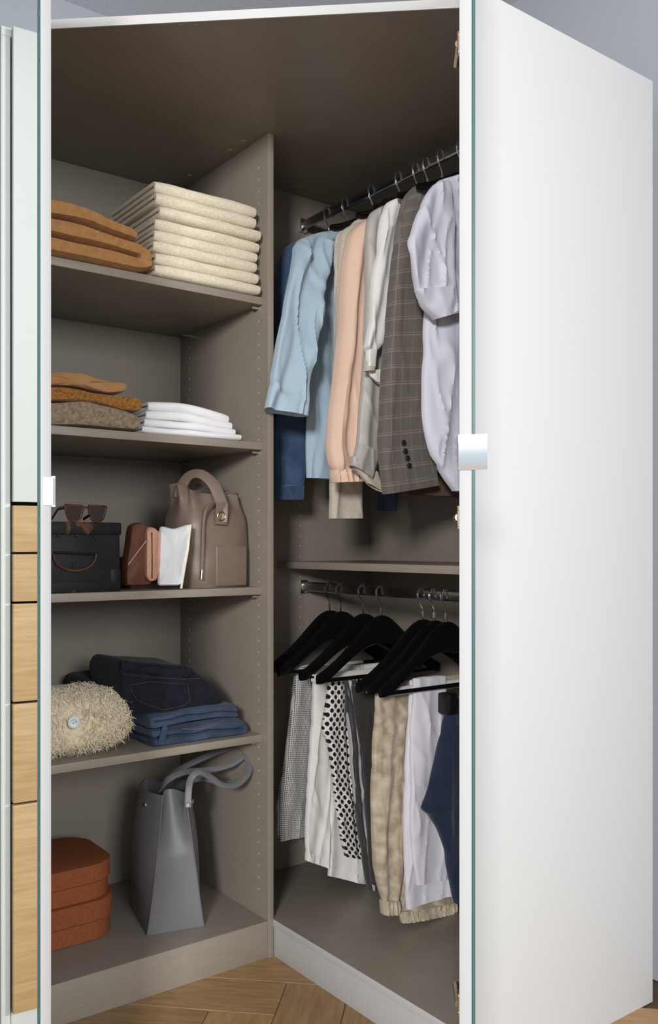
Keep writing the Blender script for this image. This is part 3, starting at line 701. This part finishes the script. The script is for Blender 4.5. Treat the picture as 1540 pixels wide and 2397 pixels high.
# ------------------------------------------------------------------ second shelf: sweaters and white shirts
z = SHELF[1]
def sweater(lab, mt, pts, b0, b1, seed, zmin):
    ol = [(a, max(zz, zmin)) for a, zz in (az(x, y, b0) for x, y in pts)]
    return tag(obj('folded_sweater', extr(MB(), ol, b0, b1, r=.03, nz=.004, nf=14, seed=seed, top=.5), mt), lab, 'sweater', 'folded sweaters on the second shelf')
sweater('taupe tweed sweater at the bottom of the folded pile', 'tweed', ((60, 994), (60, 942), (150, 940), (200, 938), (250, 948), (300, 962), (332, 973), (339, 986), (333, 1004), (250, 1000), (150, 994)), .03, .30, 31, z+.0006)
sweater('mustard brown knit sweater in the middle of the pile', 'mustard', ((60, 936), (60, 902), (150, 904), (190, 910), (230, 920), (300, 926), (335, 931), (342, 947), (335, 962), (300, 961), (240, 946), (200, 937), (150, 938)), .03, .29, 33, z)
sweater('smooth caramel sweater on top of the pile', 'caramel', ((60, 900), (60, 872), (130, 870), (200, 873), (240, 887), (280, 895), (303, 895), (306, 905), (298, 917), (260, 918), (220, 911), (190, 904), (150, 902)), .035, .28, 35, z)
wl_ = ['lowest of the white pile', 'second from the bottom of the white pile', 'third from the bottom of the white pile', 'topmost of the white pile']
zz0 = z+.0006
for i in range(4):
    t_ = (.0088, .0098, .011, .0125)[i]; aL, aR = ((-.366, -.082), (-.358, -.098), (-.350, -.104), (-.342, -.112))[i]
    dr_ = lambda p, q, zz, w=aR-aL: zz
    mb = folded(MB(), 2, .25, aR-aL, t_, lambda p, q, zz, aL=aL, aR=aR, zz0=zz0, i=i: (aL+q, .03+.006*i+p, zz0+zz-(.006*i)*max(0, (q/(aR-aL)-.35)/.65)**1.5+.002*i*math.sin(q*9)), first=1, seed=40+i, nzamp=.0028, nf=12)
    tag(obj('folded_shirt', mb, 'white_linen'), f'white folded shirt, {wl_[i]}', 'shirt', 'white folded shirts on the second shelf'); zz0 += 2*t_-.0005

# ------------------------------------------------------------------ third shelf: case, sunglasses, wallet, clutch, pouch, bucket bag
z = SHELF[2]
CA0, CA1, CB0, CB1 = -.70, -.412, .055, .30
g = thing('vanity_case', 'old black leather case with worn brown edges and drop handle', 'case', ((CA0+CA1)/2, (CB0+CB1)/2, z))
zt = z+.168
obj('case_body', MB().box((CA0, CB0, z+.0006), (CA1, CB1, zt-.028)), 'case_black', g, bevel=.004)
obj('lid', MB().box((CA0-.003, CB0-.003, zt-.030), (CA1+.003, CB1+.003, zt)), 'case_worn', g, bevel=.004)
mb = MB().box((CA0-.001, CB0-.0015, z+.0004), (CA1+.001, CB1+.0015, z+.026)); obj('bottom_trim', mb, 'case_worn', g, bevel=.002)
for c in (CA0+.012, CA1-.012): obj('corner_trim', MB().box((c-.0135, CB0-.002, z+.02), (c+.0135, CB0+.03, z+.055)), 'case_worn', g, bevel=.003)
def fb(x, y, b=CB0): p = on(1, b, x, y); return p
hd = [fb(x, y, CB0-.008) for x, y in ((126, 1296), (128, 1310), (140, 1325), (160, 1334), (182, 1336), (204, 1330), (220, 1316), (226, 1296))]
hl = obj('handle', MB().tube(cr(hd, 30), .0024, 8), 'brown_leather', g)
obj('handle_bar', MB().tube([fb(126, 1293, CB0-.004), fb(228, 1297, CB0-.004)], .0030, 8), 'black', g)
for x, y in ((136, 1253), (178, 1254), (222, 1257), (132, 1322), (172, 1324)): obj('stud', MB().disc(fb(x, y), .0048, (0, -1, 0), .004, 14), 'black', g)
# sunglasses
gz = zt+.0008; bs = .11
g = thing('sunglasses', 'tortoiseshell sunglasses lying on the black case', 'sunglasses', (-.52, bs, gz))
def sg(x, y, b=bs): return on(1, b, x, y)
gx = [sg(152, 1180)[0], sg(196, 1180)[0], sg(248, 1180)[0]]; L_ = gx[2]-gx[0]
for s, (x0, x1) in enumerate(((gx[0], gx[0]+L_*.44), (gx[0]+L_*.56, gx[2]))):
    zt_, zb_ = gz+.044, gz+.002
    ol = [(x0, zt_), (x1, zt_-.002), (x1-.001, zt_-.02), (x1-.010, zb_+.002), (x0+.012, zb_), (x0+.001, zt_-.02)]
    ol = [tuple(p) for p in cr(ol+[ol[0]], 30)[:-1]]; cxa = np.mean([p[0] for p in ol]); cza = np.mean([p[1] for p in ol])
    fr = MB(); Rg = []
    for (k, db) in ((1, 0), (1, .004), (.84, .004), (.84, 0)): Rg.append([(cxa+(a-cxa)*k, bs-.002+db, cza+(zz-cza)*k) for a, zz in ol])
    fr.rings(Rg+[Rg[0]], caps=(False, False)); fo = obj('rim', fr, 'tortoise', g)
    ln = MB(); ln.rings([[(cxa+(a-cxa)*.86, bs-.001+db, cza+(zz-cza)*.86) for a, zz in ol] for db in (0, .002)]); obj('lens', ln, 'lens', g)
obj('bridge', MB().tube([(gx[0]+L_*.42, bs, gz+.034), (gx[0]+L_*.5, bs-.002, gz+.038), (gx[0]+L_*.58, bs, gz+.034)], .0024, 8), 'tortoise', g)
for x in (gx[0]+.001, gx[2]-.001): obj('temple_arm', MB().tube([(x, bs, gz+.036), (x, bs+.05, gz+.034), (x+(.01 if x < -.5 else -.01), bs+.12, gz+.012)], .0022, 8, flat=2), 'tortoise', g)
# amber trinket box behind the wallet
p0 = on(1, .20, 268, 1372)
g = obj('trinket_box', MB().box((p0[0]-.02, .20, z+.0006), (p0[0]+.05, .27, z+.082)), 'amber', bevel=.006, segs=3); tag(g, 'small amber tortoiseshell box between the case and the wallet', 'box')
# wallet
g = thing('folded_wallet', 'brown leather wallet with pink trim standing upright', 'wallet', (-.32, .06, z))
wp = [az(x, y, .043) for x, y in ((298, 1372), (300, 1310), (312, 1228), (330, 1222), (372, 1240), (380, 1258), (376, 1330), (356, 1368), (340, 1371))]
ol = [(a, max(zz, z+.0006)) for a, zz in wp]
obj('cover', extr(MB(), ol, .043, .085, r=.012, nz=.001, seed=3), 'brown_leather', g)
wf = [az(x, y, .030) for x, y in ((344, 1240), (350, 1233), (366, 1236), (370, 1250), (366, 1340), (360, 1362), (350, 1360), (343, 1350))]
obj('spine_trim', extr(MB(), wf, .027, .045, r=.006, nz=.0005, seed=4), 'pink_leather', g)
wf = [az(x, y, .034) for x, y in ((368, 1240), (380, 1246), (384, 1262), (380, 1320), (366, 1362), (362, 1352))]
obj('inner_flap', extr(MB(), wf, .036, .062, r=.006, nz=.0005, seed=5), 'pink_leather', g)
obj('cord', MB().tube([on(1, .041, 300, 1322), on(1, .032, 322, 1292), on(1, .0265, 342, 1266)], .0016, 8), 'pink_leather', g)
obj('zip_slot', MB().tube([on(1, .0268, 355, 1246), on(1, .0268, 356, 1300), on(1, .0268, 356, 1354)], .0017, 8), 'brown_leather', g)
# white pouch
g = thing('flat_pouch', 'white leather pouch leaning against the taupe bucket bag', 'pouch', (-.26, .04, z))
pp = [az(x, y, .035) for x, y in ((372, 1371), (376, 1232), (385, 1232), (408, 1238), (428, 1232), (447, 1226), (444, 1260), (434, 1310), (424, 1371))]
ol = [(a, max(zz, z+.0006)) for a, zz in pp]
obj('pouch_body', extr(MB(), ol, .032, .050, r=.008, nz=.0008, nf=22, seed=6), 'white_leather', g)
obj('edge_trim', MB().tube([(a, .0335, zz) for a, zz in [az(446, 1228, .0335), az(440, 1285, .0335), az(432, 1330, .0335), (az(424, 1371, .0335)[0], z+.003)]], .0030, 8), 'cream_edge', g)
# bucket bag
BC = (-.114, .150)                               # centre of the base
g = thing('bucket_bag', 'taupe leather bucket bag with drawstring and short handle', 'bag', (*BC, z))
K = cr([(.092, .085, 0), (.098, .090, .03), (.100, .092, .08), (.103, .090, .13), (.102, .085, .18), (.094, .066, .215), (.088, .050, .238), (.086, .042, .250)], 44); Rg = []
n_ = 72
for i, (ra, rb, zz) in enumerate(K):
    v = i/43; ring = []
    for k in range(n_):
        q = 2*math.pi*k/n_; pl = .012*max(0, (v-.5)/.5)**1.5*math.cos(9*q+.6)+.004*NZ(math.cos(q)*2, math.sin(q)*2, v*5)
        e = .62
        tz = .016*max(0, (v-.6)/.4)*(-.6*math.cos(q))+ .02*max(0, (v-.75)/.25)*(abs(math.cos(q))**3)
        ring.append((BC[0]+(ra+pl)*math.copysign(abs(math.cos(q))**e, math.cos(q))-.012*v, BC[1]+(rb+pl)*math.copysign(abs(math.sin(q))**e, math.sin(q)), z+.0006+zz*1.0+tz))
    Rg.append(ring)
c = np.mean(Rg[-1], axis=0); Rg.append([tuple(c+(np.array(p)-c)*.9) for p in Rg[-1]]); Rg.append([tuple(c+(np.array(p)-c)*.8-np.array((0, 0, .05))) for p in Rg[-2]])
obj('bag_body', MB().rings(Rg), 'taupe_leather', g)
fy = BC[1]-.093
def bgp(x, y, b): return on(1, b, x, y)
def strap(pts, wd, th, nrm=(0, -1, 0), n=40):
    P = cr(pts, n); mb = MB(); Rr = []
    for i in range(n):
        t_ = Vector(P[min(i+1, n-1)]-P[max(i-1, 0)]).normalized(); s_ = Vector(nrm) if isinstance(nrm, tuple) else nrm(i/(n-1))
        u_ = t_.cross(s_).normalized(); w_ = u_.cross(t_).normalized(); p = Vector(P[i])
        Rr.append([p+u_*wd/2+w_*th/2, p+u_*wd*.5*.9+w_*th*.6, p-u_*wd*.45+w_*th*.6, p-u_*wd/2+w_*th/2, p-u_*wd/2-w_*th/2, p-u_*wd*.45-w_*th*.6, p+u_*wd*.45-w_*th*.6, p+u_*wd/2-w_*th/2])
    return mb.rings(Rr)
hpts = [bgp(518, 1222, fy-.004), bgp(520, 1190, fy-.002), bgp(512, 1160, fy+.012), bgp(496, 1130, fy+.03), bgp(470, 1110, fy+.05), bgp(444, 1113, fy+.07), bgp(426, 1138, fy+.085), bgp(420, 1165, fy+.09)]
obj('handle', strap(hpts, .030, .004, lambda v: Vector((-.5, -.8, .5+.5*v))), 'taupe_leather', g)
hpts = [bgp(458, 1160, fy+.13), bgp(468, 1140, fy+.14), bgp(486, 1134, fy+.145), bgp(500, 1145, fy+.14), bgp(506, 1168, fy+.13)]
obj('handle', strap(hpts, .024, .004, (0, -1, .3)), 'taupe_leather', g)
tb = [bgp(x, y, fy-.004) for x, y in ((520, 1176), (519, 1200), (517, 1228))]
obj('handle_tab', strap(tb, .036, .004, (0, -1, 0), 14), 'taupe_leather', g)
rc = bgp(518, 1208, fy-.010); rp = [(rc[0]+.0115*math.cos(t_), rc[1], rc[2]+.0115*math.sin(t_)) for t_ in [2*math.pi*k/24 for k in range(25)]]
obj('ring', MB().tube(rp, .0020, 8, up=(0, 1, 0)), 'gold', g)
obj('drawstring', MB().tube(cr([bgp(500, 1176, fy+.006), bgp(484, 1190, fy-.004), bgp(477, 1222, fy-.006), bgp(475, 1280, fy-.007), bgp(473, 1334, fy-.007)], 24), .0042, 8), 'taupe_leather', g)
obj('drawstring_tip', MB().tube([bgp(473, 1334, fy-.007), bgp(471, 1356, fy-.007)], .0046, 10), 'gold', g)
pk = [az(x, y, fy) for x, y in ((506, 1278), (578, 1278), (580, 1368), (506, 1368))]
obj('pocket', MB().box((pk[0][0], fy-.0005, z+.004), (min(pk[1][0], BC[0]+.082), fy+.02, pk[0][1])), 'taupe_leather', g, bevel=.004, segs=3)

# ------------------------------------------------------------------ fourth shelf: cushion and jeans
z = SHELF[3]
g = thing('shaggy_cushion', 'shaggy cream cushion with a pearly button', 'cushion', (-.53, .16, z))
ccx, ccy, ccz, rx, ry, rz = -.545, .165, z+.080, .185, .125, .0795
def cush(u, v):
    cu_, su = math.cos(u), math.sin(u); cv, sv = math.cos(v), math.sin(v)
    e1, e2 = .62, .78
    f_ = lambda x, e: math.copysign(abs(x)**e, x)
    p = np.array((ccx+rx*f_(cv, e2)*f_(cu_, e1), ccy+ry*f_(cv, e2)*f_(su, e1), ccz+rz*f_(sv, e2)))
    dm = math.hypot(p[0]+.535, p[2]-(z+.075))
    if p[1] < ccy: p[1] += .03*math.exp(-(dm/.035)**2)
    return p
Rg = [[cush(2*math.pi*j/48, -math.pi/2+math.pi*i/24) for j in range(48)] for i in range(1, 24)]
obj('cushion_cover', MB().rings(Rg), 'shag', g)
fu = MB()
for i in range(5200):
    u = random.uniform(-math.pi, .35); v = math.asin(random.uniform(-.97, .98)); p = cush(u, v); q = cush(u+.01, v); r_ = cush(u, v+.01)
    n1 = Vector(q-p).cross(Vector(r_-p))
    if n1.length < 1e-9: continue
    n1.normalize(); 
    if n1.dot(Vector(p-np.array((ccx, ccy, ccz)))) < 0: n1 = -n1
    tg_ = n1.orthogonal().normalized(); tg_.rotate(__import__('mathutils').Quaternion(n1, random.uniform(0, 6.28)))
    ln = random.uniform(.012, .030)*(1.5 if random.random() < .06 else 1); wd = random.uniform(.0008, .0017)
    P0 = Vector(p)-n1*.001; P1 = P0+(n1*.5+tg_*.6)*ln*.5; P2 = P1+(n1*.15+tg_*.8+Vector((random.uniform(-.4, .4), random.uniform(-.4, .4), random.uniform(-.7, .2))))*ln*.5
    for P in (P1, P2): P.z = max(P.z, z+.001)
    sd = n1.cross(tg_).normalized()*wd; up_ = n1*wd*.8; n = len(fu.v)
    for P, k in ((P0, 1), (P1, .9), (P2, .4)): fu.v += [tuple(P+sd*k), tuple(P-sd*k), tuple(P+up_*k)]
    for s in (0, 3):
        for (a_, b_) in ((0, 1), (1, 2), (2, 0)): fu.face((n+s+a_, n+s+b_, n+s+3+b_, n+s+3+a_))
tag(obj('shag_pile', fu, 'shag', g), 'loose cream shag strands', kind='stuff')
pb = on(1, .046, 173, 1691); bt = obj('button', MB().disc((pb[0], .046, pb[2]), .0145, (-.3, -1, .1), .004, 28, .0012), 'pearl', g)
for dx in (-.003, .003): obj('button_hole', MB().disc((pb[0]+dx, .0418, pb[2]+dx*.6), .0012, (0, -1, 0), .0008, 8), 'black', bt)
def fz(lst, b, zmin): return [(a, max(zz, zmin)) for a, zz in (az(x, y, b) for x, y in lst)]
# blue jeans (bottom)
g = thing('folded_jeans', 'blue denim jeans folded at the bottom of the jeans pile', 'jeans', (-.2, .18, z), 'folded jeans')
lo_ = fz(((306, 1738), (300, 1710), (330, 1688), (420, 1676), (520, 1652), (576, 1656), (590, 1690), (580, 1712), (480, 1732), (400, 1742), (350, 1745)), .06, z+.0006)
lo_ = [(a, zz) for a, zz in lo_]
obj('lower_fold', folded(MB(), 2, .275, .24, .022, lambda p, q, zz: (-.332+p-.004*zz/.03, .05+q, z+.0006+zz), first=0, seed=50, nzamp=.007, nf=14), 'jeans_blue', g)
obj('upper_fold', folded(MB(), 2, .255, .22, .0165, lambda p, q, zz: (-.330+p, .055+q, z+.0446+zz+.008*math.sin(p*11)), first=1, seed=52, nzamp=.008, nf=13), 'jeans_blue', g)
obj('belt_loop', strap([on(1, .047, 388, 1700), on(1, .044, 382, 1720), on(1, .044, 376, 1744)], .016, .004, (0, -1, 0), 10), 'jeans_blue', g)
obj('seam_stitching', MB().tube(cr([on(1, .047, 425, 1706), on(1, .047, 470, 1706), on(1, .047, 505, 1696), on(1, .047, 525, 1686)], 20), .0008, 6), 'stitch', g)
# black jeans behind
g = thing('folded_jeans', 'black jeans folded behind the shaggy cushion', 'jeans', (-.33, .28, z), 'folded jeans')
bz = fz(((215, 1720), (208, 1600), (222, 1592), (290, 1585), (420, 1590), (425, 1720)), .24, z+.0006)
obj('fold', extr(MB(), bz, .24, .44, r=.03, nz=.004, seed=12), 'jeans_black', g)
# dark jeans on top
g = thing('folded_jeans', 'dark indigo jeans with stitched back pocket on top of the pile', 'jeans', (-.22, .18, z+.08), 'folded jeans')
dj = fz(((300, 1688), (282, 1630), (276, 1570), (288, 1545), (340, 1550), (436, 1556), (470, 1580), (524, 1624), (530, 1646), (470, 1668), (380, 1680)), .075, z+.078)
obj('legs', extr(MB(), dj, .07, .28, r=.035, nz=.005, nf=13, seed=14), 'jeans_dark', g)
obj('waistband', strap([on(1, .066, 285, 1556), on(1, .062, 340, 1566), on(1, .062, 400, 1572), on(1, .066, 446, 1572)], .017, .006, (0, -1, .3)), 'jeans_dark', g)
obj('belt_loop', strap([on(1, .060, 424, 1556), on(1, .057, 432, 1570), on(1, .058, 438, 1584)], .010, .004, (0, -1, .2), 10), 'jeans_dark', g)
for pts in (((302, 1604), (350, 1596), (440, 1602), (444, 1640), (432, 1652), (380, 1662), (320, 1640), (302, 1604)), ((288, 1578), (360, 1586), (430, 1590), (470, 1588)), ((290, 1566), (360, 1575), (440, 1580))):
    obj('seam_stitching', MB().tube([on(1, .0668, x, y) for x, y in pts], .0007, 6), 'stitch_dark', g)

# ------------------------------------------------------------------ bottom: lidded boxes and grey tote
z = .0985
def rrect(a0, a1, b0, b1, r, n=10):
    P = []
    for (ca, cb, s) in ((a1-r, b0+r, -90), (a1-r, b1-r, 0), (a0+r, b1-r, 90), (a0+r, b0+r, 180)):
        for k in range(n+1):
            q = math.radians(s+90*k/n); P.append((ca+r*math.cos(q), cb+r*math.sin(q)))
    return P
def lbox(lab, z0, hb_, hl_, grow=0):
    a0, a1, b0, b1 = -.70-grow, -.366+grow, .165-grow, .425+grow
    g = thing('lidded_box', lab, 'box', ((a0+a1)/2, (b0+b1)/2, z0), 'rust cork boxes')
    def prism(off, za, zb, rr):
        P = rrect(a0+off, a1-off, b0+off, b1-off, .075); c = (np.mean([p[0] for p in P]), np.mean([p[1] for p in P]))
        ins = lambda k: [(c[0]+(x-c[0])*k, c[1]+(y-c[1])*k) for x, y in P]
        return MB().rings([[(x, y, za) for x, y in ins(.97)], [(x, y, za+rr) for x, y in P], [(x, y, zb-rr) for x, y in P], [(x, y, zb-rr*.3) for x, y in ins(.992)], [(x, y, zb) for x, y in ins(.97)]])
    obj('box_base', prism(.004, z0, z0+hb_+.002, .002), 'cork', g); obj('lid', prism(0, z0+hb_, z0+hb_+hl_, .004), 'cork', g)
lbox('rust brown cork box with lid, lower of the stacked pair', z+.0006, .047, .053, .004)
lbox('rust brown cork box with lid, upper of the stacked pair', z+.1008, .043, .048)
# tote: footprint from its gusset (front) to the far end
P0 = np.array((-.316, .108)); ax_u = np.array((math.cos(.23), -math.sin(.23))); ax_v = np.array((-ax_u[1], ax_u[0])); Wd = .150; Ln = .235; Ht = .350
g = thing('grey_tote_bag', 'grey leather tote bag with long looped shoulder straps', 'bag', (*(P0+ax_u*Wd/2+ax_v*Ln/2), z))
def tp_(u, v, h): q = P0+ax_u*u+ax_v*v; return (q[0], q[1], z+.0006+h)
def tsec(h):
    s = h/Ht; c = Wd/2; hf = Wd/2*(1-.60*s**.9); hm = Wd/2*(1+.22*math.sin(math.pi*min(1, s*1.02)))-.012*s
    v0 = .020*s-.008*math.sin(math.pi*s); gv = .012*math.sin(math.pi*min(1, s))+.055*max(0, s-.55)/.45
    P = [(c-hf, v0), (c-hf*.72, v0+gv*.5), (c-hf*.36, v0+gv*.9), (c, v0+gv), (c+hf*.36, v0+gv*.9), (c+hf*.72, v0+gv*.5), (c+hf, v0)]
    Q = [(c+hf, Ln-v0), (c+hf*.5, Ln-v0-gv*.8), (c, Ln-v0-gv), (c-hf*.5, Ln-v0-gv*.8), (c-hf, Ln-v0)]
    side = lambda sg: [(c+sg*(hf+(hm-hf)*math.sin(math.pi*k/10)**.8), v0+(Ln-2*v0)*k/10) for k in range(1, 10)]
    return P+side(1)+Q+side(-1)[::-1]
Rg = [[tp_(u, v, h) for u, v in tsec(h)] for h in [Ht*i/30 for i in range(31)]]
c = np.mean(Rg[-1], axis=0); top_ = Rg[-1]
Rg += [[tuple(c+(np.array(p)-c)*np.array((.95, .95, 1))) for p in top_], [tuple(c+(np.array(p)-c)*np.array((.86, .86, 1))-np.array((0, 0, .10))) for p in top_]]
obj('bag_body', MB().rings(Rg), 'grey_leather', g, auto=70)
for ii in (0, 6):
    obj('seam_piping', MB().tube([tp_(tsec(h)[ii][0], tsec(h)[ii][1]-.001, h) for h in [Ht*i/20 for i in range(21)]], .0017, 6), 'grey_leather', g)
def totep(x, y, d): # point at depth d from the camera
    return CAM+d*_ray(x, y)
for (ii, sg, k) in ((27, -1, 2), (8, 1, 1)):
    u_, v_ = tsec(Ht*.9)[ii]; nn_ = ax_u*sg*.8-ax_v*.6
    obj('rivet', MB().disc(tp_(u_, v_, Ht*.9), .0065, (nn_[0], nn_[1], .05), .005, 16), 'chrome', g)
s1 = [totep(*p) for p in ((372, 1850, 2.40), (392, 1826, 2.38), (430, 1808, 2.40), (490, 1802, 2.44), (540, 1790, 2.46), (572, 1772, 2.47), (585, 1790, 2.45), (578, 1815, 2.42), (552, 1838, 2.39), (520, 1838, 2.37), (490, 1818, 2.355), (468, 1808, 2.34), (450, 1818, 2.33), (442, 1845, 2.33), (440, 1890, 2.32))]
obj('shoulder_strap', strap(s1, .017, .0045, (-.3, -.55, .75), 80), 'grey_leather', g)
s2 = [totep(*p) for p in ((360, 1850, 2.52), (385, 1825, 2.52), (430, 1796, 2.53), (490, 1768, 2.54), (540, 1750, 2.53), (562, 1748, 2.51), (580, 1768, 2.48), (586, 1800, 2.46), (570, 1825, 2.45), (530, 1835, 2.46), (470, 1822, 2.48), (420, 1838, 2.50))]
obj('shoulder_strap', strap(s2, .017, .0045, (-.3, -.6, .7), 70), 'grey_leather', g)
obj('rivet', MB().disc(totep(440, 1884, 2.316), .0062, (-.6, -.8, .05), .0045, 16), 'chrome', g)
